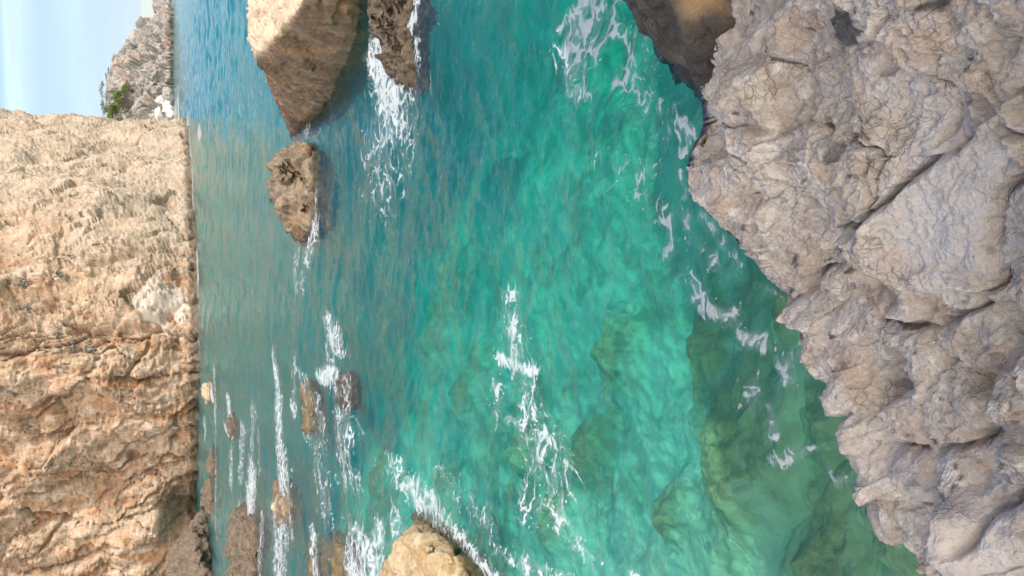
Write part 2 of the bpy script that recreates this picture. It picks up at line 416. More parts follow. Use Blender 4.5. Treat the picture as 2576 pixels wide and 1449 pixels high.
# foam strokes as (photo x, photo y) pairs on the water plane, half width across the view, half width along it (photo units), strength
FOAM = [
 ((768, 288), (775, 335), 7, 16, .9), ((765, 335), (772, 375), 6, 20, .35),
 ((952, 110), (970, 200), 22, 30, 1.5), ((970, 200), (990, 270), 24, 30, 1.3), ((1000, 170), (1015, 215), 14, 20, 1.0), ((985, 260), (1000, 330), 40, 40, .75), ((960, 330), (970, 470), 45, 60, .42), ((1010, 270), (1030, 420), 25, 40, .36),
 ((1045, -60), (1045, 60), 14, 30, 1.5), ((1055, 40), (1060, 140), 10, 30, .5), ((935, 70), (935, 120), 6, 20, .5), ((1120, 20), (1090, 240), 25, 60, .16), ((940, 470), (965, 560), 30, 40, .28),
 ((800, 470), (800, 580), 4, 20, .5), ((797, 560), (775, 660), 9, 22, .8), ((752, 600), (748, 720), 7, 25, .45), ((770, 650), (765, 730), 6, 25, .4),
 ((1510, -60), (1500, 30), 36, 40, .85), ((1470, 20), (1440, 120), 32, 30, 1.05), ((1440, 110), (1465, 210), 32, 35, .95), ((1470, 200), (1480, 245), 22, 22, .8), ((1520, 60), (1500, 160), 40, 40, .60), ((1570, -20), (1600, 150), 60, 70, .46), ((1600, 150), (1620, 280), 50, 60, .36), ((1640, 280), (1700, 350), 50, 40, .30), ((1420, 80), (1425, 130), 10, 20, .6),
 ((1735, 305), (1752, 345), 16, 18, .85), ((1545, 400), (1640, 430), 40, 40, .36), ((1590, 480), (1700, 560), 40, 50, .28),
 ((1730, 500), (1738, 610), 11, 20, .85), ((1695, 540), (1690, 640), 18, 30, .42), ((1800, 570), (1850, 640), 14, 18, .75), ((1790, 630), (1820, 680), 20, 20, .5),
 ((1740, 700), (1800, 780), 26, 26, .62), ((1780, 760), (1850, 810), 22, 22, .75), ((1850, 780), (1900, 860), 22, 22, .8), ((1900, 860), (1990, 890), 26, 26, .55), ((1965, 900), (1985, 960), 16, 18, .9), ((2020, 860), (2030, 910), 14, 16, .7), ((2080, 920), (2075, 960), 12, 16, .9), ((1900, 950), (1900, 1030), 28, 30, .42), ((1940, 1020), (1945, 1090), 12, 22, .62),
 ((1960, 1160), (2010, 1130), 24, 18, .55), ((2080, 1190), (2110, 1220), 12, 12, .75), ((2110, 1210), (2160, 1180), 12, 12, .95), ((2160, 1180), (2200, 1200), 14, 12, .8), ((2170, 1115), (2195, 1150), 8, 12, 1.1),
 ((1275, 730), (1285, 800), 18, 30, .5), ((1285, 800), (1300, 890), 28, 36, .72), ((1270, 905), (1330, 930), 22, 18, 1.0), ((1335, 930), (1330, 1060), 30, 40, .48), ((1260, 1040), (1420, 1130), 20, 22, .6), ((1330, 1060), (1360, 1180), 36, 40, .5), ((1370, 1140), (1400, 1290), 28, 40, .72), ((1330, 1220), (1350, 1310), 36, 36, .42), ((1250, 970), (1260, 1060), 20, 30, .4), ((1410, 1100), (1430, 1250), 24, 30, .4),
 ((1000, 1160), (1030, 1230), 24, 26, .72), ((1030, 1220), (1090, 1300), 36, 30, 1.0), ((1060, 1230), (1110, 1290), 30, 30, 1.0), ((1110, 1290), (1180, 1360), 34, 26, .92), ((1170, 1350), (1270, 1460), 32, 26, .98), ((1010, 1290), (1000, 1340), 10, 22, .9), ((960, 1330), (940, 1400), 16, 30, .8), ((930, 1380), (900, 1460), 36, 36, 1.05), ((1130, 1200), (1230, 1300), 50, 40, .38), ((1400, 1310), (1490, 1400), 40, 30, .62), ((1300, 1400), (1420, 1460), 50, 30, .58), ((1580, 1430), (1620, 1460), 24, 16, .95),
 ((832, 805), (850, 880), 16, 22, .95), ((815, 950), (835, 935), 14, 16, 1.5), ((830, 880), (850, 980), 16, 30, .5), ((875, 960), (885, 1100), 11, 30, .66), ((860, 1040), (865, 1160), 16, 30, .6), ((885, 1100), (870, 1210), 12, 30, .6), ((895, 1180), (900, 1240), 14, 26, .4),
 ((745, 900), (740, 1010), 6, 26, .45), ((765, 950), (775, 1100), 12, 26, .5), ((738, 1015), (742, 1040), 5, 12, .9), ((800, 1010), (815, 1120), 18, 30, .42), ((800, 1130), (815, 1250), 18, 30, .42), ((825, 1200), (820, 1300), 14, 30, .4),
 ((692, 900), (700, 1010), 5, 26, .9), ((700, 1000), (710, 1140), 7, 30, 1.0), ((712, 1130), (715, 1260), 12, 30, .95), ((705, 1290), (705, 1460), 16, 30, .85), ((725, 1250), (735, 1340), 6, 26, .6),
 ((576, 1005), (580, 1060), 5, 12, 1.2), ((570, 1080), (574, 1090), 5, 8, 1.5), ((584, 1080), (582, 1220), 4, 26, .55), ((612, 1080), (606, 1200), 5, 26, .6), ((640, 1030), (634, 1130), 6, 26, .5), ((636, 1180), (628, 1300), 8, 26, 1.3), ((650, 1100), (655, 1180), 5, 22, .4), ((604, 1280), (606, 1440), 6, 22, .6), ((660, 1300), (655, 1440), 5, 22, .5),
 ((540, 930), (542, 1080), 2.5, 20, .55), ((543, 1080), (543, 1340), 2.0, 24, .45), ((516, 1060), (516, 1100), 2.5, 12, .6), ((532, 970), (534, 1000), 3, 8, 1.3), ((590, 1300), (596, 1420), 4, 16, .55),
 ((1290, 880), (1400, 1290), 60, 60, .24), ((880, 1060), (900, 1460), 55, 60, .20), ((960, 1180), (1000, 1300), 50, 60, .18), ((790, 1340), (800, 1460), 9, 22, .8), ((845, 1420), (850, 1460), 9, 14, .6), ((905, 1330), (915, 1390), 12, 26, .5),
 ((471, 300), (484, 470), 2.2, 16, 1.0), ((486, 480), (488, 610), 1.4, 14, .8), ((496, 640), (498, 740), 2.0, 16, .95), ((500, 760), (500, 900), 1.2, 16, .45),
 ((1782, 268), (1764, 300), 5, 14, .75), ((1752, 345), (1728, 392), 6, 14, .7), ((1722, 430), (1735, 495), 6, 14, .65), ((1768, 540), (1822, 595), 7, 12, .7), ((1850, 625), (1880, 665), 7, 12, .6), ((1920, 715), (1985, 745), 7, 12, .7), ((2000, 785), (2035, 850), 7, 12, .6), ((2050, 885), (2088, 920), 7, 10, .6), ((2105, 1000), (2125, 1060), 6, 10, .6), ((2150, 1130), (2205, 1205), 6, 10, .7), ((2215, 1290), (2270, 1370), 6, 10, .6),
 ((500, 322), (503, 345), 2.5, 8, .8), ((447, 235), (450, 320), 1.2, 10, .8),
]
def foam_at(P):
    out = np.zeros(len(P))
    for a, b, w, e, s in FOAM:
        A = atz(*a)[:2]; B = atz(*b)[:2]
        c = (np.array(a) + np.array(b)) / 2
        w = w * 1.3; wy = np.abs(atz(c[0] + w, c[1])[1] - atz(c[0] - w, c[1])[1]) / 2        # along the view
        wx = np.abs(atz(c[0], c[1] + e)[0] - atz(c[0], c[1] - e)[0]) / 2 * 0.95
        sc = np.array([1 / wx, 1 / wy]); p = P[:, :2] * sc; A = A * sc; B = B * sc
        lo = np.minimum(A, B) - 2.2; hi = np.maximum(A, B) + 2.2
        k = np.where((p[:, 0] > lo[0]) & (p[:, 1] > lo[1]) & (p[:, 0] < hi[0]) & (p[:, 1] < hi[1]))[0]
        if not len(k): continue
        q = p[k]; ab = B - A; t = np.clip(((q - A) @ ab) / (ab @ ab + 1e-9), 0, 1)
        d = np.linalg.norm(q - A - t[:, None] * ab, axis=1)
        out[k] = np.maximum(out[k], s * np.exp(-(d / 0.95) ** 2 * 0.9))
    return out
def make_water():
    nr, na = 1350, 560
    G = polar(1.0, 9000, nr, R(82), na)
    P = G.reshape(-1, 3)
    fo = foam_at(P)
    G[:, :, 2] = (wave(P) + 0.03 * np.minimum(fo, 1) * np.clip(0.6 + N2.fbm(P * 3.0, 3), 0, 1.5) * (1 - sst(40, 90, P[:, 1]))).reshape(nr, na)
    V = G.reshape(-1, 3); idx = np.arange(nr * na).reshape(nr, na)
    q = np.stack([idx[:-1, :-1], idx[:-1, 1:], idx[1:, 1:], idx[1:, :-1]], -1).reshape(-1, 4)
    # side walls and floor close the body
    loop = np.concatenate([idx[0, :], idx[1:, -1], idx[-1, -2::-1], idx[-2:0:-1, 0]])
    n0 = len(V); low = V[loop].copy(); low[:, 2] = -40
    V = np.concatenate([V, low, [[0, 3000, -40]]]); nl = len(loop); c = len(V) - 1
    k = np.arange(nl); k2 = (k + 1) % nl
    side = np.stack([loop[k2], loop[k], n0 + k, n0 + k2], 1)
    me = bpy.data.meshes.new('water')
    tri = np.stack([n0 + k2, n0 + k, np.full(nl, c)], 1)
    li = np.concatenate([q.ravel(), side.ravel(), tri.ravel()]).astype(np.int32)
    st = np.concatenate([np.arange(len(q) + nl) * 4, (len(q) + nl) * 4 + np.arange(nl) * 3]).astype(np.int32)
    me.vertices.add(len(V)); me.vertices.foreach_set('co', V.astype(np.float32).ravel())
    me.loops.add(len(li)); me.loops.foreach_set('vertex_index', li)
    me.polygons.add(len(st)); me.polygons.foreach_set('loop_start', st)
    me.polygons.foreach_set('use_smooth', np.arange(len(st)) < len(q))
    me.update(calc_edges=True); me.validate()
    a = np.zeros(len(V)); a[:n0] = fo; attr(me, 'foam', np.where(a > 0, a, 0) ** .72)
    return me
m = Mat('sea_water')
v = m.pos((1, 1.15, 1))
h = m.math('ADD', m.math('MULTIPLY', m.noise(v, .22, 3, .5, .4), 2.0), m.math('MULTIPLY', m.noise(v, .7, 3, .5, .6), .9))
h = m.math('ADD', h, m.math('MULTIPLY', m.noise(v, 2.4, 3, .5, .8), .55))
h = m.math('ADD', h, m.math('MULTIPLY', m.noise(m.warp(v, 2.0, .25), 6.5, 4, .6, .6), .52))
nrm = m.bump(h, 1.0, 0.050)
fres = m.n('ShaderNodeFresnel', {'IOR': 1.333, 'Normal': nrm}).outputs[0]
tr = m.n('ShaderNodeBsdfTransparent', {'Color': (.95, 1.0, .98, 1)})
gl = m.n('ShaderNodeBsdfGlossy', {'Color': (1, 1, 1, 1), 'Roughness': .035, 'Normal': nrm})
fres = m.math('MULTIPLY', fres, .74)
wat = m.n('ShaderNodeMixShader', {0: fres, 1: tr.outputs[0], 2: gl.outputs[0]})
fo = m.attr('foam')
fv = m.warp(m.warp(m.pos((.85, 1, 1)), 1.3, .7, 2), 5.0, .20, 3)
e1 = m.voro(fv, 3.0, 'DISTANCE_TO_EDGE'); e2 = m.voro(fv, 8.5, 'DISTANCE_TO_EDGE'); sp = m.voro(fv, 15.0)
t1 = m.math('SUBTRACT', 1.0, m.ss(e1, 0.0, 0.30)); t2 = m.math('SUBTRACT', 1.0, m.ss(e2, 0.0, 0.30))
fn = m.math('SUBTRACT', m.noise(fv, 2.0, 8, .70), .5)
lace = m.math('ADD', m.math('MULTIPLY', t1, .44), m.math('MULTIPLY', t2, .30))
lace = m.math('ADD', lace, m.math('MULTIPLY', fn, 1.35))
speck = m.math('ADD', m.math('MULTIPLY', m.math('SUBTRACT', 1.0, m.ss(sp, .10, .42)), .72), m.math('MULTIPLY', m.math('SUBTRACT', m.noise(fv, 3.1, 4, .6), .5), 1.7))
lace = m.math('MULTIPLY', m.math('MAXIMUM', lace, speck), 1.12)
lev = m.math('SUBTRACT', m.math('ADD', m.math('MULTIPLY', fo, .62), lace), 1.02)
present = m.ss(fo, .10, .30)
fm = m.math('MULTIPLY', m.ss(lev, -.03, .17), m.math('MULTIPLY', present, .80))
veil = m.math('MULTIPLY', m.ss(lev, -.50, .20), m.math('MULTIPLY', m.ss(fo, .25, .9), .36))
fmask = m.math('MAXIMUM', fm, veil)
fd = m.n('ShaderNodeBsdfDiffuse', {'Color': (.52, .55, .55, 1), 'Normal': m.bump(m.math('ADD', lev, m.math('MULTIPLY', m.noise(fv, 30, 4), .3)), .7, .05)})
fin = m.n('ShaderNodeMixShader', {0: fmask, 1: wat.outputs[0], 2: fd.outputs[0]})
m.surf(fin.outputs[0])
va = m.n('ShaderNodeVolumeAbsorption', {'Color': (.05, .905, .865, 1), 'Density': .40})
vs = m.n('ShaderNodeVolumeScatter', {'Color': (.13, .60, .80, 1), 'Density': .115, 'Anisotropy': .0})
vadd = m.n('ShaderNodeAddShader', {0: va.outputs[0], 1: vs.outputs[0]})
m.t.links.new(vadd.outputs[0], m.out.inputs['Volume'])
tag(link('water', make_water(), m.m), kind='structure')

# ------------------------------------------------------------------ the great cliff across the cove
def spline(pts, n):
    pts = np.array(pts, float); P = np.vstack([2 * pts[0] - pts[1], pts, 2 * pts[-1] - pts[-2]])
    out = []
    for i in range(1, len(P) - 2):
        t = np.linspace(0, 1, 60, endpoint=False)[:, None]; a, b, c, d = P[i - 1:i + 3]
        out.append(.5 * ((2 * b) + (-a + c) * t + (2 * a - 5 * b + 4 * c - d) * t ** 2 + (-a + 3 * b - 3 * c + d) * t ** 3))
    out = np.vstack(out + [P[-2:-1]]); s = np.r_[0, np.cumsum(np.linalg.norm(np.diff(out, axis=0), axis=1))]
    q = np.linspace(0, s[-1], n); return np.stack([np.interp(q, s, out[:, k]) for k in range(out.shape[1])], 1), q
base, sl_ = spline([(-120, 168), (-85, 150), (-60, 136), (-42, 130), (-25, 126), (-6, 123), (9, 137), (21, 158), (31, 180), (38, 202), (40.5, 222), (37, 244), (25, 262), (0, 275)], 1050)
tan_ = np.gradient(base, axis=0); tan_ /= np.linalg.norm(tan_, axis=1)[:, None]
outw = np.stack([tan_[:, 1], -tan_[:, 0]], 1)              # points to the water
nv = 330; zz = np.linspace(-3, 42, nv)
G = np.zeros((nv, len(base), 3))
G[:, :, :2] = base[None]; G[:, :, 2] = zz[:, None]
lean = 0.20 * sst(20, -30, base[:, 0]) + 0.03
G[:, :, :2] -= outw[None] * (lean[None] * np.maximum(zz, 0)[:, None])[:, :, None]
P = G.reshape(-1, 3); U = np.tile(sl_, nv); Z = np.repeat(zz, len(base))
nout = np.zeros_like(P); nout[:, :2] = np.tile(outw, (nv, 1)); nout[:, 2] = .15
dip = np.where(True, 0.22, 0)                               # steep bedding leaning over
Q = np.stack([U + Z * dip, np.zeros_like(U), Z], 1)
wq = np.stack([N1.fbm(Q / 9 + 4, 4), 0 * U, N2.fbm(Q / 9 + 9, 4)], 1) * 2.2
Qw = Q + wq
d = 3.0 * N1.fbm(Q / np.array([17, 1, 22]), 4) + 1.0 * N3.fbm(Q / np.array([6.5, 1, 9]) + 3, 4) * (1 - .6 * sst(-4, 22, P[:, 0]))
calm = 1 - .60 * sst(-4, 22, P[:, 0] + 6 * N3.fbm(Q / 20, 3))
for (sx, sz, a, nz) in ((5.5, 12, 1.7, N2), (2.3, 5.5, .85, N3), (1.0, 2.6, .36, N4), (.5, 1.0, .15, N1)):
    a = a * calm
    f1, f2, fc, rn = nz.worley(Qw / np.array([sx, 1, sz]) + 2.5)
    d += a * (.75 * fc + .7 * (rn - .5)) - a * .35 * (1 - sst(0, .10, f2 - f1))
    if sx == 2.3: jn = 1 - sst(0, .12, f2 - f1)
# thin leaves of bedding: short ledges with sharp lower edges
lt = Qw[:, 0] * 0.75 + .35 * N4.fbm(Q / 3.0, 4)
fl = sst(-.25, .35, N2.fbm(Q / np.array([8, 1, 7]) + 40, 3))
d += fl * (.62 * (lt % 1) ** 1.5 + .34 * (lt * 2.6 % 1)) * (.6 + .4 * calm)
d += .16 * N4.fbm(Q * 1.6, 4, .6)
q1, q2, _, _ = N1.worley(Qw / np.array([8.5, 1, 24]) + 11)
d -= 1.5 * (1 - sst(0, .035, q2 - q1)) * sst(-.1, .3, N3.fbm(Q / 12 + 7, 3))
# wave-cut notch and the dark cave at its landward foot
cv = atY(455, 1290, 128); un = np.interp(cv[0], base[:, 0], sl_)
cave = np.exp(-(((U - un) / 4.2) ** 2 + ((Z - 1.2) / 3.3) ** 2) ** 1.5)
d -= 8.5 * cave
d -= 0.35 * np.exp(-((Z - .5) / .8) ** 2)
P = P + nout * d[:, None]
G = P.reshape(G.shape)
me = grid_mesh('cliff', G)
attr(me, 'joint', jn * .5)
attr(me, 'cream', np.clip(sst(-6, 24, P[:, 0] + 12 * N2.fbm(Q / 14, 5)), 0, .7))
sc = atY(440, 765, 124)
attr(me, 'scar', sst(.42, .56, np.exp(-(((P[:, 0] - sc[0]) / 4.0) ** 2 + ((Z - 5.0) / 4.4) ** 2)) + .30 * N3.fbm(Qw / np.array([3, 1, 3]), 5)))
tag(link('cliff', me, cliff_m, base=(-6, 124, 0)), 'tall sunlit cliff of tan and orange layered rock rising straight from the water', 'cliff')

# ------------------------------------------------------------------ distant headland
def ridge_land(name, prof, basex, Y0, depth, mat, seed, label, res=(150, 260)):
    """prof: (photo x, photo y) along the skyline"""
    pr = np.array(prof, float); ys = np.linspace(pr[0, 1], pr[-1, 1], res[1]); xs = np.interp(ys, pr[:, 1], pr[:, 0])
    top = np.array([atY(x, y, Y0 + depth) for x, y in zip(xs, ys)])
    bot = np.array([atY(basex, y, Y0) for y in ys]); bot[:, 2] = 0
    t = np.linspace(-.08, 1.0, res[0])[:, None, None]
    bow = np.sin(np.clip(t, 0, 1) * math.pi) * .10
    G = bot[None] * (1 - t) + top[None] * t
    G[:, :, 2] = np.where(t[:, :, 0] < 0, -6, top[None, :, 2] * np.clip(t[:, :, 0], 0, 1) ** .80)
    back = G[-1:].copy(); back[:, :, 1] += depth; back[:, :, 2] *= .9
    back2 = G[-1:].copy(); back2[:, :, 1] += depth * 2; back2[:, :, 2] = -6
    P = G.reshape(-1, 3); k = top[:, 2].max()
    Q = P / (k * .45) + seed
    n = grid_normals(G).reshape(-1, 3); n *= np.sign(-n[:, 1:2])
    f1, f2, fc, rn = N2.worley(Q * 2.2 + .25 * np.stack([N1.fbm(Q * 3, 3)] * 3, 1)); g1, g2, gc, gn = N3.worley(Q * 6 + .2); h1, h2, hc, hn = N4.worley(Q * 14)
    tt = np.repeat(np.clip(t[:, 0, 0], 0, 1), res[1]); fade = sst(1.0, .86, tt)
    d = k * (.10 * N1.fbm(Q * 1.2, 4) + fade * (.085 * (fc + rn - .5) + .045 * (gc + gn - .5) + .018 * (hc + hn - .5) + .02 * N4.fbm(Q * 9, 5)))
    G = (P + n * d[:, None]).reshape(G.shape)
    G = np.concatenate([G, back, back2])
    me = grid_mesh(name, G, flip=True); jj = np.zeros(G.shape[:2]); jj[:res[0]] = (1 - sst(0, .12, f2 - f1)).reshape(res); attr(me, 'joint', jj)
    o = link(name, me, mat, base=(bot[len(bot) // 2][0], Y0, 0)); tag(o, label, 'headland'); return top
HY = 800.0
skyl = [(433, 20), (418, 28), (395, 44), (372, 52), (350, 66), (338, 80), (318, 98), (302, 118), (292, 140), (283, 160), (278, 178), (270, 196), (262, 212), (258, 232), (262, 252), (272, 285), (276, 330)]
top = ridge_land('headland', skyl, 437, HY, 60, head_m, 3.3, 'long grey rocky headland sloping down to the open sea beyond the cliff')
ridge_land('headland', [(386, -60), (385, 0), (384, 14), (390, 26), (408, 36), (432, 46)], 436, 1500, 60, head_m, 8.1, 'small farthest grey headland on the horizon at the photo edge', (60, 90))

def boulder(name, c, r, seed, mat, label, group=None, voxel=None, flat=.8, cat='boulder', **kw):
    rs = np.random.RandomState(seed); pts = rs.normal(size=(16, 3)); pts /= np.linalg.norm(pts, axis=1)[:, None]
    pts = pts * np.array(r) * rs.uniform(.85, 1.1, (16, 1)) + np.array(c)
    me = hull_mesh([pts], voxel or max(r) / 14)
    rock_relief(me, max(r) * 1.6, seed, **kw)
    return tag(link(name, me, mat, base=(c[0], c[1], c[2] - r[2] * flat)), label, cat, group)
for i, (x, y, Yd, rx, rz, mt, lab) in enumerate([
    (345, 263, 60, 5.5, 6, pale_m, 'bright white angular boulder in the middle of the headland boulder slope'),
    (350, 277, 52, 4.5, 4, pale_m, 'pale grey boulder just under the bright white one on the headland'),
    (328, 236, 48, 6, 5, pale_m, 'cream boulder beside the green scrub on the headland'),
    (378, 213, 10, 9, 11, head_m, 'large dark grey boulder with a shadowed hollow on the headland'),
    (405, 252, 6, 6, 6, pale_m, 'pale flat topped block low on the headland slope'),
    (425, 270, -90, 7, 6.5, pale_m, 'square cream block standing at the headland waterline'),
    (398, 287, -80, 6, 6, pale_m, 'pale boulder leaning above the square waterline block'),
    (431, 284, -100, 5, 4, pale_m, 'small rounded pale boulder at the sea edge next to the cliff'),
    (427, 236, -50, 8, 7, head_m, 'broad grey boulder with dark cracks at the headland foot'),
    (393, 190, 8, 7, 8, head_m, 'grey wedge shaped boulder left of the large dark one on the headland'),
    (436, 252, -110, 6, 3, head_m, 'low dark reef boulder in the surf below the headland')]):
    c = atY(x, y, HY + Yd); boulder('boulder', c, (rx, rx * .9, rz), 40 + i, mt, lab, 'boulders tumbled on the headland slope', voxel=.7, big=.12, facet=.2, rough=.03, crack=.04)

# ------------------------------------------------------------------ scrub and trees
def leaf_mat(name, a, b):
    m = Mat(name); oi = m.n('ShaderNodeNewGeometry'); col = m.mix(oi.outputs['Random Per Island'], a, b)
    d = m.n('ShaderNodeBsdfPrincipled', {'Base Color': col, 'Roughness': .8}); m.surf(d.outputs[0]); return m.m
pine_m = leaf_mat('pine_foliage', (.12, .125, .11), (.22, .22, .20)); scrub_m = leaf_mat('green_scrub', (.06, .10, .02), (.16, .20, .05)); dry_m = leaf_mat('dry_scrub', (.17, .15, .12), (.32, .29, .24))
mm = Mat('bark'); b = mm.n('ShaderNodeBsdfPrincipled', {'Base Color': mm.mix(mm.noise(mm.pos(), 3, 5), (.12, .10, .08), (.22, .19, .16)), 'Roughness': .9}); mm.surf(b.outputs[0]); bark_m = mm.m
def leaves(c, r, n, sz, seed, clumps=7):
    rs = np.random.RandomState(seed); V = []; F = []
    cc = rs.normal(size=(clumps, 3)) * .42
    for i in range(n):
        k = cc[rs.randint(clumps)]; p = (k + rs.normal(size=3) * .24) * np.array(r) + np.array(c)
        a = rs.normal(size=3); a /= np.linalg.norm(a); b = np.cross(a, rs.normal(size=3)); b /= np.linalg.norm(b)
        s = sz * rs.uniform(.6, 1.4); q = len(V)
        V += [p - a * s, p + b * s * .5, p + a * s, p - b * s * .5]; F.append((q, q + 1, q + 2, q + 3))
    return np.array(V), F
def tube_mesh(name, segs, sides=6):
    V = []; F = []
    for (p, q, r0, r1) in segs:
        p, q = np.array(p, float), np.array(q, float); d = q - p; d /= np.linalg.norm(d) + 1e-9
        a = np.cross(d, [.3, .9, .1]); a /= np.linalg.norm(a); b = np.cross(d, a); k = len(V)
        for (o, r) in ((p, r0), (q, r1)):
            for i in range(sides): t = 2 * math.pi * i / sides; V.append(o + r * (a * math.cos(t) + b * math.sin(t)))
        for i in range(sides): j = (i + 1) % sides; F.append((k + i, k + j, k + sides + j, k + sides + i))
        F.append(tuple(k + sides + i for i in range(sides)))
    return mesh_from(name, np.array(V), F)
def plant(kind, loc, hgt, wid, seed, fol, label, cat, group, lean=0.0, n=260, sz=.16, stem=.35):
    e = bpy.data.objects.new(kind, None); COL.objects.link(e); e.location = [float(q) for q in loc]; tag(e, label, cat, group)
    rs = np.random.RandomState(seed); tp = np.array([lean * hgt, 0, hgt * stem]); segs = [((0, 0, -hgt * .12), tp, hgt * .045, hgt * .03)]
    for i in range(6):
        a = rs.uniform(0, 6.28); segs.append((tp * rs.uniform(.7, 1), tp + np.array([math.cos(a) * wid * .35, math.sin(a) * wid * .35, hgt * rs.uniform(.15, .45)]), hgt * .022, hgt * .008))
    tr = tube_mesh('trunk', segs); link('trunk' if cat == 'tree' else 'stem', tr, bark_m, parent=e)
    V, F = leaves((lean * hgt * 1.2, 0, hgt * (stem + (1 - stem) * .5)), (wid * .55, wid * .5, hgt * (1 - stem) * .55), n, sz * hgt, seed)
    link('crown' if cat == 'tree' else 'foliage', mesh_from('crown', V, F, False), fol, parent=e); return e
tr_lab = ['dark bushy low tree farthest down the headland ridge', 'round dark tree on the headland skyline below the middle of the ridge', 'low spreading tree at mid ridge of the headland', 'grey leafed tree leaning out from the headland skyline', 'low grey tree just seaward of the headland summit', 'broad grey tree at the very summit of the headland', 'sparse grey tree just past the summit of the headland', 'small dark tree on the headland ridge nearest the cliff']
ti = 0
for (y, hh, ww) in ((148, 9, 9), (182, 10, 10), (196, 9, 10), (214, 12, 10), (232, 12, 12), (262, 17, 15), (282, 16, 15), (306, 11, 12)):
    xs = np.interp(y, [p[1] for p in skyl], [p[0] for p in skyl]); p = atY(xs + 3, y, HY + 56)
    plant('tree', p, hh * .34, ww * .8, 60 + ti, pine_m, tr_lab[ti], 'tree', 'trees along the headland ridge', lean=.15, n=420, sz=.085); ti += 1
for i, (x, y, hh, lab) in enumerate([(308, 262, 10, 'upper green shrub of the bright strip on the headland slope'), (300, 240, 9, 'middle green shrub of the bright strip on the headland slope'), (295, 276, 11, 'large green shrub on the headland slope next to the white boulder'), (287, 290, 10, 'green shrub at the cliff end of the bright strip on the headland'), (318, 224, 8, 'small green shrub at the seaward end of the bright strip')]):
    plant('shrub', atY(x + 9, y, HY + 26), hh, hh * 1.3, 90 + i, scrub_m, lab, 'shrub', 'green shrubs on the headland slope', n=420, sz=.09, stem=.12)

# bushes clinging to the cliff: placed by ray against the cliff face
from mathutils.bvhtree import BVHTree
def bvh_of(o):
    me = o.data; V = coords(me) + np.array(o.location); return BVHTree.FromPolygons([Vector(q) for q in V], [tuple(p.vertices) for p in me.polygons])
cb = bvh_of(bpy.data.objects['cliff'])
for i, (x, y, s, lab) in enumerate([(152, 843, 1.5, 'round dry grey bush on the cliff above the white scar'), (68, 707, 1.2, 'grey bush high on the cliff, nearest the pale section'), (152, 690, 1.5, 'grey bush on the cliff straight below the one highest up'), (74, 782, 1.2, 'flat grey bush high on the cliff between orange ledges'), (183, 875, 1.1, 'small faded bush just landward of the round dry bush on the cliff'), (228, 888, 1.2, 'greenish bush on the pale ledge lowest on the cliff'), (170, 725, .9, 'tiny faint bush on the cliff beside two larger ones')]):
    hit = cb.ray_cast(Vector((0, 0, H)), Vector(ray(x, y)).normalized())
    if hit[0] is not None:
        plant('bush', np.array(hit[0]) + np.array([0, .2, -s * .4]), s * 1.3, s * 1.5, 120 + i, dry_m, lab, 'bush', 'dry bushes on the cliff face', n=360, sz=.11, stem=.1)

# ------------------------------------------------------------------ rocks in the sea
def sea_rock(name, top, foot, back, mat, label, voxel, size, seed, cat='rock', extra=(), smooth_it=2, dents=(), **kw):
    """top: (x, y, distance) crest points; foot: (x, y) at the waterline; back: metres behind the foot"""
    hulls = []
    T = [atY(*t) for t in top]; Fp = [atz(*f) for f in foot]
    under = (.55 if voxel < .06 and back > 1.5 else .25) + .08 * back; mid = np.mean(Fp, axis=0) + np.array([0, back * .5, 0])
    back = back * (.6 if seed in (22, 23, 24, 25) else 1)
    waist = [p + np.array([0, back, -.25]) for p in Fp] + [p + np.array([0, -.05, -.2]) for p in Fp]
    low = [mid + (p - mid) * .40 + np.array([0, 0, -under]) for p in Fp]
    bk = waist + [mid + (p + np.array([0, back, 0]) - mid) * .6 + np.array([0, 0, -under]) for p in Fp]
    hulls.append(T + Fp + low + bk)
    for e in extra: hulls.append([atY(*t) for t in e])
    me = hull_mesh(hulls, voxel, smooth_it); rock_relief(me, size, seed, **kw)
    if mat is stack_m:                                   # cream crown paler for painted sunlight; brown side holds painted shade
        V = coords(me); attr(me, 'lit_cap', sst(-.12, .22, V[:, 0] - 6.02 + V[:, 2] - 1.37 - .1 * (V[:, 1] - 17.4) + .16 * N2.fbm(V * 1.8, 5)))
    for (dx, dy, dY, dr, dd) in dents:                   # hollows worn into the rock
        V = coords(me); nn = normals(me); q = atY(dx, dy, dY); setco(me, V - nn * (dd * np.exp(-(np.linalg.norm(V - q, axis=1) / dr) ** 2))[:, None])
    c = np.mean(Fp, axis=0); o = link(name, me, mat, base=(c[0], c[1], 0)); return tag(o, label, cat)
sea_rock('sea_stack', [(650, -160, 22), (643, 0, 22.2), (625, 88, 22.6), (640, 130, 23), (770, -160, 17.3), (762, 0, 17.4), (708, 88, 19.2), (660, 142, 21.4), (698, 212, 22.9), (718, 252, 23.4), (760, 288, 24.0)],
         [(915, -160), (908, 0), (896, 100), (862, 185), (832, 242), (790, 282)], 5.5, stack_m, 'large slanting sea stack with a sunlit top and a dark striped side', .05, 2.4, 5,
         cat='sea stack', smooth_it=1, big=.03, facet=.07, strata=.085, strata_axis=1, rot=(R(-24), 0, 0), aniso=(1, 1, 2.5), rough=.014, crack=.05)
sea_rock('rock', [(935, -60, 15.2), (928, 20, 15.2), (945, 70, 15.0), (990, 120, 14.6), (1000, -60, 13.9), (1005, 40, 13.9), (985, 95, 14.3), (1010, 180, 14.6)],
         [(1048, -60), (1045, 40), (1046, 150), (1044, 225), (1000, 200), (955, 100)], .5, brown_m, 'rugged dark brown rock between white surf beside the sea stack', .032, 1.0, 11, big=.10, facet=.20, rough=.05, crack=.08, pits=.06, dents=((965, 55, 14.7, .3, .3), (990, 128, 14.3, .22, .25), (1005, 10, 14.0, .2, .2)))
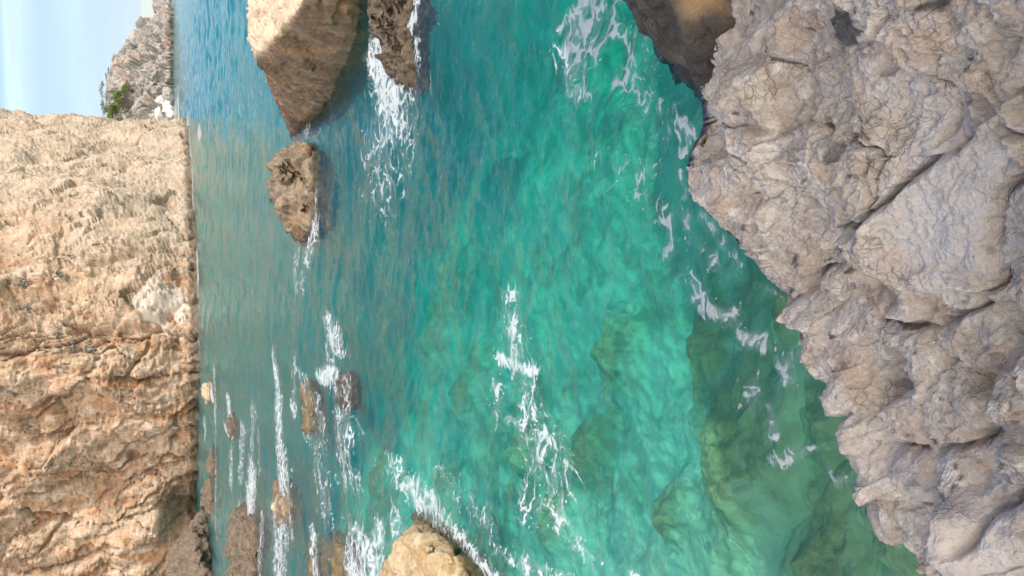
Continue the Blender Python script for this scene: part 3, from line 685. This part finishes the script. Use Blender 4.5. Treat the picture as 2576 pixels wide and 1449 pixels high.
sea_rock('rock', [(706, 366, 26), (680, 410, 26.2), (672, 425, 26.2), (690, 480, 26), (715, 540, 25.8), (735, 580, 25.5), (740, 375, 24.6), (760, 430, 24.4), (735, 470, 25)],
         [(795, 368), (797, 430), (797, 500), (790, 570), (770, 602), (755, 590)], 2.6, islet_m, 'brown tapering islet rock standing alone in the middle of the cove', .045, 1.6, 17, big=.08, facet=.20, rough=.035, crack=.09, pits=.03, dents=((722, 436, 25.2, .34, .42), (742, 455, 24.7, .22, .3), (770, 520, 24.6, .18, .25)))
small = [
 ([(505, 972, 104), (508, 990, 104)], [(533, 965), (534, 985), (532, 1010), (525, 1000)], 5, tan_m, 'flat tan rock awash at the foot of the cliff', .2, 4, 21),
 ([(570, 1066, 60), (573, 1084, 60)], [(585, 1050), (588, 1075), (584, 1110)], 2.5, brown_m, 'low dark rock with a dab of white surf off the cliff', .11, 2, 22),
 ([(845, 958, 30), (852, 975, 29), (866, 1005, 28.4)], [(868, 950), (878, 985), (880, 1022), (862, 1030), (850, 962)], 1.2, brown_m, 'small brown rock with a splash at its seaward end', .04, 1.0, 23),
 ([(757, 1010, 43), (762, 1045, 41), (766, 1070, 41)], [(778, 985), (786, 1030), (783, 1075), (768, 1085)], 2.6, gold_m, 'low yellow brown rock between two foam streaks', .07, 1.4, 24),
 ([(688, 1262, 58), (690, 1285, 58), (705, 1250, 55)], [(722, 1240), (727, 1275), (722, 1310), (705, 1318), (700, 1235)], 2.6, tan_m, 'sharp tan rock set in the long white foam streak', .08, 2.0, 25),
 ([(507, 1250, 100), (510, 1275, 100)], [(532, 1215), (535, 1250), (532, 1295)], 5, brown_m, 'brown rock at the cliff foot just before the cave', .2, 4, 26),
 ([(520, 1165, 88), (525, 1180, 88)], [(538, 1140), (541, 1170), (538, 1200)], 4, brown_m, 'thin low brown reef rock off the cliff foot', .18, 3, 27),
 ([(585, 1330, 47), (572, 1400, 48), (590, 1470, 46), (615, 1320, 42), (640, 1322, 41), (600, 1540, 46)], [(650, 1318), (655, 1350), (648, 1400), (640, 1470), (640, 1560), (600, 1335)], 4.5, brown_m, 'big dark brown rock slanting out of the surf before the cave', .085, 2.6, 28),
 ([(424, 1405, 96), (436, 1428, 95), (470, 1370, 90), (484, 1335, 90), (430, 1480, 94), (440, 1560, 94), (500, 1420, 84), (496, 1500, 84)], [(516, 1322), (526, 1350), (530, 1400), (534, 1450), (534, 1500), (534, 1580)], 9, brown_m, 'tall jagged brown rock mass right under the cave', .16, 5, 29),
 ([(775, 1425, 34), (768, 1470, 34)], [(785, 1398), (800, 1430), (802, 1480)], 2, gold_m, 'low golden rock cut by the photo edge, left of its pale twin', .05, 1.2, 31),
 ([(812, 1440, 30), (806, 1480, 30), (838, 1405, 27)], [(852, 1382), (862, 1420), (860, 1480), (820, 1400)], 1.6, gold_m, 'pale golden wedge of rock cut by the photo edge next to milky foam', .05, 1.2, 32),
]
for t, f, bk, mt, lab, vx, sz, sd in small:
    sea_rock('rock', t, f, bk, mt, lab, vx, sz, sd, big=.08, facet=.16, rough=.05, crack=.07)
sea_rock('rock', [(1044, 1345, 11.7), (1008, 1378, 12.2), (975, 1425, 12.6), (945, 1480, 12.8), (900, 1620, 13.0), (1070, 1372, 11.2), (1100, 1430, 10.9), (1085, 1500, 11.0), (1075, 1620, 11.0), (1125, 1388, 10.9)],
         [(1062, 1338), (1125, 1362), (1172, 1405), (1195, 1440), (1212, 1490), (1230, 1620)], 1.0, gold_m, 'large golden brown rock ringed by foam at the bottom edge of the photo', .03, 1.6, 33, smooth_it=2, big=.05, facet=.13, rough=.022, crack=.08)

# submerged boulders
def overgrown(name, c0, c1, c2):
    m = Mat(name); base, v, vw = seabed_colour(m)
    a = m.mix(m.ss(m.noise(vw, 2.2, 7, .65), .35, .65), c0, c1); a = m.mix(m.math('MULTIPLY', m.ss(m.noise(vw, 7.0, 8, .7), .45, .7), .8), a, c2)
    k = m.ss(m.math('ADD', m.attr('rise'), m.math('MULTIPLY', m.math('SUBTRACT', m.noise(vw, 3.2, 7, .68), .5), 1.9)), .28, 1.0)
    b = m.n('ShaderNodeBsdfPrincipled', {'Base Color': m.mix(k, base, a), 'Roughness': .95, 'Normal': m.bump(m.noise(vw, 8, 7, .65), .7, .07)}); m.surf(b.outputs[0]); return m.m
alga_m = overgrown('algae_rock', (.27, .22, .085), (.38, .32, .14), (.54, .48, .24))
green_m = overgrown('mossy_rock', (.27, .29, .13), (.38, .38, .20), (.52, .50, .29))
sub = [(1700, 1130, .35, 1.05, .95, .75, alga_m, 'largest sunken boulder, olive brown with a yellow crown'), (1580, 1290, .55, .50, .42, .5, alga_m, 'brown sunken boulder beside the largest one'),
       (1690, 870, .95, .95, .8, .7, alga_m, 'dark green deep sunken boulder seaward of the largest one'), (1205, 1135, .45, .55, .75, .5, alga_m, 'brown sunken boulder landward of the central foam'),
       (1430, 880, .85, .8, .8, .7, alga_m, 'olive sunken boulder beyond the central foam'), (975, 790, .55, 1.9, 1.2, .7, alga_m, 'long brown sunken reef in the middle of the cove'),
       (1060, 970, .5, .9, .8, .5, alga_m, 'small ochre sunken boulder off the sunken reef'), (1360, 1140, .6, .55, .5, .5, alga_m, 'olive sunken boulder under the milky foam'),
       (2105, 1075, .18, .36, .34, .36, green_m, 'smooth moss green sunken boulder touching the near rock'), (2050, 955, .3, .36, .3, .35, green_m, 'green sunken boulder just seaward of the moss green one'),
       (1970, 1075, .45, .55, .4, .45, green_m, 'pale teal sunken boulder off the moss green one'), (1890, 710, .55, .7, .4, .6, alga_m, 'olive sunken boulder in the angle of the near rock'),
       (1990, 1400, .45, .85, .62, .6, alga_m, 'wide olive sunken boulder at the bottom edge of the photo'), (2180, 1330, .35, .4, .35, .35, green_m, 'pale green sunken boulder close to the near rock at the bottom'),
       (905, 1190, .45, 1.3, 1.0, .6, alga_m, 'brown sunken reef rock off the golden rock'), (1290, 1320, .5, .6, .5, .5, alga_m, 'ochre sunken boulder just beyond the golden rock'), (1835, 1180, .7, .4, .4, .4, alga_m, 'dim brown sunken boulder between the largest one and the near rock')]
for i, (x, y, dp, rx, ry, rz, mt, lab) in enumerate(sub):
    c = atz(x, y, -dp - .1); nr, na = 46, 96                   # a broad hump rooted in the bed, closed underneath
    rr, aa = np.meshgrid(np.linspace(0, 1, nr), np.linspace(0, 2 * math.pi, na, endpoint=False), indexing='ij')
    wob = 1 + .28 * N3.fbm(np.stack([np.cos(aa).ravel() * 1.2, np.sin(aa).ravel() * 1.2, np.full(aa.size, i * 3.7)], 1), 4).reshape(aa.shape)
    X = c[0] + rr * wob * np.cos(aa) * rx * 1.6; Y = c[1] + rr * wob * np.sin(aa) * ry * 1.6
    P = np.stack([X.ravel(), Y.ravel(), np.zeros(X.size)], 1); bed = bed_z(P).reshape(X.shape)
    prof = np.cos(rr * math.pi) * .5 + .5
    prof = prof * (1 + .22 * N2.fbm(P * 2.1 + i, 5).reshape(X.shape) * sst(0, .3, 1 - rr))
    top_z = bed[0, 0] + max(.40 * (c[2] - bed[0, 0]), .20); Z = bed - .12 + (top_z - bed[0, 0] + .12) * prof
    Z += .05 * N4.fbm(P * 5 + i, 5).reshape(X.shape) * sst(0, .25, 1 - rr)
    V = np.stack([X, Y, Z], -1); low = V[-1].copy(); low[:, 2] -= .25
    V = np.concatenate([V.reshape(-1, 3), low, [[c[0], c[1], low[:, 2].min() - .05]]]); idx = np.arange((nr + 1) * na).reshape(nr + 1, na); F = []
    for r_ in range(nr):
        for q_ in range(na):
            w_ = (q_ + 1) % na; F.append((idx[r_, q_], idx[r_ + 1, q_], idx[r_ + 1, w_], idx[r_, w_]))
    F += [(idx[nr, q_], len(V) - 1, idx[nr, (q_ + 1) % na]) for q_ in range(na)]
    me = mesh_from('submerged_boulder', V, [tuple(int(t) for t in f) for f in F])
    attr(me, 'rise', np.r_[prof.ravel(), np.zeros(na + 1)])
    tag(link('submerged_boulder', me, mt, base=(c[0], c[1], float(bed[0, 0]))), lab, 'boulder', 'boulders under the water of the cove')

# ------------------------------------------------------------------ near rock
EDGE = [(1700, -420), (1700, -200), (1742, 0), (1768, 120), (1780, 230), (1776, 300), (1764, 350), (1742, 390), (1734, 430), (1745, 490), (1780, 530), (1830, 580), (1862, 612), (1890, 650), (1930, 700), (1985, 728), (2012, 770), (2040, 820), (2068, 880), (2098, 905), (2114, 950), (2112, 1000), (2140, 1060), (2166, 1120), (2200, 1160), (2228, 1200), (2232, 1250), (2228, 1290), (2262, 1330), (2300, 1370), (2330, 1420), (2344, 1460), (2380, 1560), (2420, 1700), (2450, 1900)]
def near_rock():
    E = np.array(EDGE, float); E[:, 0] += np.interp(E[:, 1], [-420, 0, 300, 480, 700, 950, 1250, 1460, 1900], [-40, -45, -28, -22, 10, 45, 75, 62, 60]); ns, nt1 = 820, 620
    # even in arc length so that capes keep their shape
    s = np.r_[0, np.cumsum(np.linalg.norm(np.diff(E, axis=0), axis=1))]; q = np.linspace(0, s[-1], ns)
    ex, ey = np.interp(q, s, E[:, 0]), np.interp(q, s, E[:, 1])
    ze = np.interp(ey, [-420, 250, 430, 600, 900, 1200, 1460, 1900], [.9, .85, .95, .60, .36, .20, .14, .10])
    zb = np.interp(ey, [-420, 0, 724, 1449, 1900], [1.75, 1.70, 1.35, .95, .85])
    Ep = np.array([atz(a, b, c) for a, b, c in zip(ex, ey, ze)])
    by = np.interp(q, [0, q[-1]], [-420, 1900]); by = .6 * ey + .4 * by
    Bp = np.array([atz(2600, b, c) for b, c in zip(by, zb)])
    Cp = Bp * np.array([1.15, 0, 1]) + np.array([0, -.6, .75])
    ts = np.r_[np.linspace(-.28, 0, 70, endpoint=False), np.linspace(0, 1, nt1) ** 1.0, np.linspace(1.03, 1.6, 40)]
    G = np.zeros((len(ts), ns, 3))
    for i, t in enumerate(ts):
        if t < 0:
            k = -t / .28; g = Ep.copy(); g[:, 2] = ze - k * (ze + 1.4); g[:, 1] += -.28 * math.sin(k * 2.2) + .15 * k; G[i] = g
        elif t <= 1:
            g = Ep + (Bp - Ep) * t; g[:, 2] = ze + (zb - ze) * (t ** .85) + .10 * math.sin(t * math.pi); G[i] = g
        else:
            G[i] = Bp + (Cp - Bp) * ((t - 1) / .6)
    # soften the lip
    for _ in range(6): G[1:-1] = .25 * G[:-2] + .5 * G[1:-1] + .25 * G[2:]
    n = grid_normals(G); n *= np.sign(n[:, :, 2:3] + 1e-6) * 1.0
    for _ in range(8): n[1:-1] = (n[:-2] + n[1:-1] + n[2:]) / 3
    lipw = (ts < 0)[:, None, None] * 1.0
    n[:, :, 1] += lipw[:, :, 0] * .8; n /= np.linalg.norm(n, axis=2)[:, :, None]
    P = G.reshape(-1, 3); n = n.reshape(-1, 3)
    Q = P.copy(); Q[:, 2] *= 1.2
    def seg(pts):
        """distance and side to a joint drawn through photo points lying on the rock"""
        A = np.array([atz(x, y, 1.1)[:2] for x, y in pts]); best = np.full(len(P), 9.); side = np.zeros(len(P))
        Pj = P[:, :2] + .035 * np.stack([N1.fbm(P * 5, 3), N2.fbm(P * 5, 3)], 1)
        # project along the view to the same reference level
        kk = (H - 1.1) / (H - np.minimum(P[:, 2], 3.5)); Pj = Pj * kk[:, None]
        for a, b in zip(A[:-1], A[1:]):
            ab = b - a; t = np.clip(((Pj - a) @ ab) / (ab @ ab), 0, 1); D = Pj - a - t[:, None] * ab; dd = np.linalg.norm(D, axis=1)
            m = dd < best; side = np.where(m, np.sign(D[:, 0] * ab[1] - D[:, 1] * ab[0]), side); best = np.where(m, dd, best)
        return best, side
    def spot(x, y, rx, ry, pw=2.0):
        c = atz(x, y, 1.1)[:2]; w = abs(atz(x + rx, y, 1.1)[1] - c[1]); v = abs(atz(x, y + ry, 1.1)[0] - c[0])
        kk = (H - 1.1) / (H - np.minimum(P[:, 2], 3.5)); Pj = P[:, :2] * kk[:, None]
        return np.exp(-(((Pj[:, 0] - c[0]) / v) ** 2 + ((Pj[:, 1] - c[1]) / w) ** 2) ** (pw / 2))
    warp = np.stack([N1.fbm(Q * 1.6, 4), N2.fbm(Q * 1.6, 4), N3.fbm(Q * 1.6, 4)], 1) * .06
    Qw = Q + warp
    d = .05 * N1.fbm(Q * .9 + 4, 3) + .012 * N2.fbm(Q * 2.4, 4)
    smooth_zone = np.clip(spot(2370, 500, 190, 170, 3) + spot(2480, 1380, 90, 120, 4) + .8 * spot(2330, 640, 110, 110, 3), 0, 1)
    rough_k = 1 - .65 * smooth_zone
    jn = np.zeros(len(P))
    for (fr, a, nz, cw, gat) in ((.55, .26, N1, .01, .2), (1.05, .22, N2, .015, -.1), (2.6, .075, N3, .02, .1), (6.8, .036, N4, .05, .0), (16.0, .012, N1, .10, .0)):
        f1, f2, fc, rn = nz.worley(Qw * fr + 6.3); kk = 1 if fr < 1 else rough_k
        g = sst(gat, gat + .35, N4.fbm(Q * 1.4 + fr, 3))
        ck = (1 - sst(0, cw, f2 - f1)) * g
        rnd_ = np.sqrt(np.clip(1 - (f1 / .9) ** 2, 0, 1)) - .6
        fb = nz.facets(Qw * fr + 6.3, 38) if fr < 10 else fc * .5
        d += kk * a * fb - kk * min(a, .12) * (.42 if fr < 5 else .16) * ck
        jn = np.maximum(jn, ck * kk)
    d += rough_k * (.020 * N4.fbm(Q * 12, 5, .6) + .007 * N1.ridge(Q * 16, 4)) + .006 * N2.fbm(Q * 30, 4, .62)
    fis = np.zeros(len(P))
    # the main joints and steps seen in this rock: points, width, depth, step up on one side
    for pts, w, dp, st in ([[(2030, 740), (2085, 686), (2119, 588), (2168, 568), (2266, 455), (2384, 362)], .045, .10, .14], [[(2423, 210), (2462, 255), (2491, 324), (2560, 392)], .035, .11, .08],
                           [[(2575, 421), (2462, 563), (2467, 710)], .04, .11, .05], [[(2188, 171), (2217, 113), (2260, 40)], .03, .08, .0], [[(1800, 300), (1900, 330), (1985, 290), (2040, 330)], .03, .06, .04],
                           [[(1985, 290), (1900, 120), (1880, 30)], .025, .05, .02], [[(2205, 915), (2230, 960), (2210, 1030), (2150, 1010)], .05, .14, .04], [[(2394, 986), (2440, 1030), (2500, 1075), (2576, 1080)], .06, .16, .06],
                           [[(2120, 770), (2180, 830), (2300, 860), (2400, 990)], .03, .07, .05], [[(2467, 710), (2400, 800), (2310, 830)], .035, .09, .05], [[(2467, 1360), (2480, 1290), (2576, 1230)], .045, .13, -.05],
                           [[(2280, 120), (2330, 250), (2300, 380)], .02, .05, .02], [[(2105, 340), (2200, 420), (2170, 560)], .02, .05, .02], [[(2240, 1110), (2330, 1150), (2420, 1120)], .035, .09, .03]):
        dist, side = seg(pts)
        d -= .8 * dp * np.exp(-(dist / (w * .5)) ** 2); d += .4 * st * np.where(side > 0, 1, 0) * np.exp(-dist / .6)
        fis = np.maximum(fis, np.exp(-(dist / (w * .28)) ** 2) * sst(-.35, .15, N3.fbm(Q * 3.5 + w * 40, 3)))
    for x, y, rx, ry, a in ((2310, 880, 60, 60, .05), (2385, 890, 70, 60, .05), (2480, 1360, 110, 110, .16), (2250, 1050, 60, 60, .05), (2330, 1180, 70, 80, .06), (1900, 420, 120, 100, .06), (2460, 1080, 40, 50, -.30), (2222, 985, 26, 30, -.16), (2380, 1140, 60, 60, -.10)):
        d += a * spot(x, y, rx, ry, 3)
    tt = np.repeat(ts, ns); d *= np.where(tt < 0, .55, .65 + .35 * sst(0, .10, tt)) * np.where(tt > 1.05, .6, 1)
    P2 = P + n * d[:, None]
    me = grid_mesh('rock_outcrop', P2.reshape(G.shape))
    attr(me, 'joint', jn); attr(me, 'fissure', fis)
    bs = sst(.30, .62, spot(2100, 75, 50, 60, 2) + .55 * N3.fbm(Q * 12, 5, .6)) ; bs = np.maximum(bs, .7 * sst(.35, .65, spot(2075, 390, 26, 40, 3) + .3 * N2.fbm(Q * 15, 4)))
    attr(me, 'blackstain', bs)
    attr(me, 'ochre', .5 * sst(.25, .7, spot(2210, 150, 20, 60) + spot(2350, 500, 14, 45) + spot(2490, 1050, 60, 70) + .8 * spot(2560, 860, 25, 40) + .7 * spot(2560, 420, 18, 40) + -.25 + .55 * N4.fbm(Q * 6, 5, .6)))
    attr(me, 'slab', np.clip(smooth_zone + .5 * spot(2280, 330, 70, 160, 3), 0, 1))
    return tag(link('rock_outcrop', me, fore_m, base=(0, 2.0, .6)), 'wide grey pink cracked rock outcrop filling the foreground', 'rock')
near_rock()

# the dark rock at the right hand shore; joined to it, an unseen wall added to keep the near rock in shade
def hp(*a): return [np.array(q, float) for q in a]
wall = [
 [atz(1662, 60, .25), atz(1658, 85, .3), atz(1700, 150, .15), atz(1735, 205, .1), atz(1790, 255, .1), atz(1640, -60, .3), atz(1720, 0, .9), atz(1740, 60, .95), atz(1800, 60, 1.1), atz(1800, 200, .8), atz(1700, -100, 1.2),
  atz(1662, 60, -1.2), atz(1735, 205, -1.2), atz(1790, 255, -1.2), atz(1640, -60, -1.2), np.array([4.2, 6.6, -1.2]), np.array([4.2, 4.2, -1.2]), np.array([4.2, 5.6, 1.6]), np.array([3.0, 4.4, 1.5])],
 hp((3.1, 6.6, -1.2), (3.1, 3.0, -1), (2.9, 0, .5), (3.0, -5.5, .5), (14, 8, -1.2), (14, -6, .5), (4.0, 5.6, 2.2), (4.0, 2.5, 3.2), (3.8, -5, 4.2),
    (9, 5, 5.4), (9, 2, 7.9), (9, .9, 8.7), (9, -1.15, 10.2), (9, -2.5, 11.6), (9, -4, 13.3), (9, -6, 14.9), (14, 5, 6.5), (14, 0, 10.2), (14, -6, 15.2)),
]
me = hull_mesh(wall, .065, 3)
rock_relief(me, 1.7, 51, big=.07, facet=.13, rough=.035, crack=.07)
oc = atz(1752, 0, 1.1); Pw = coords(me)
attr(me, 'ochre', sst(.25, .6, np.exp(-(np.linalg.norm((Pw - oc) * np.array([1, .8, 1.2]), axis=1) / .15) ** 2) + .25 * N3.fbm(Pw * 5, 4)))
tag(link('rock_and_shade_wall', me, dark_m, base=(3.5, 4.5, 0)), 'dark shaded rock at the right hand shore with an added unseen shade wall behind', 'rock')
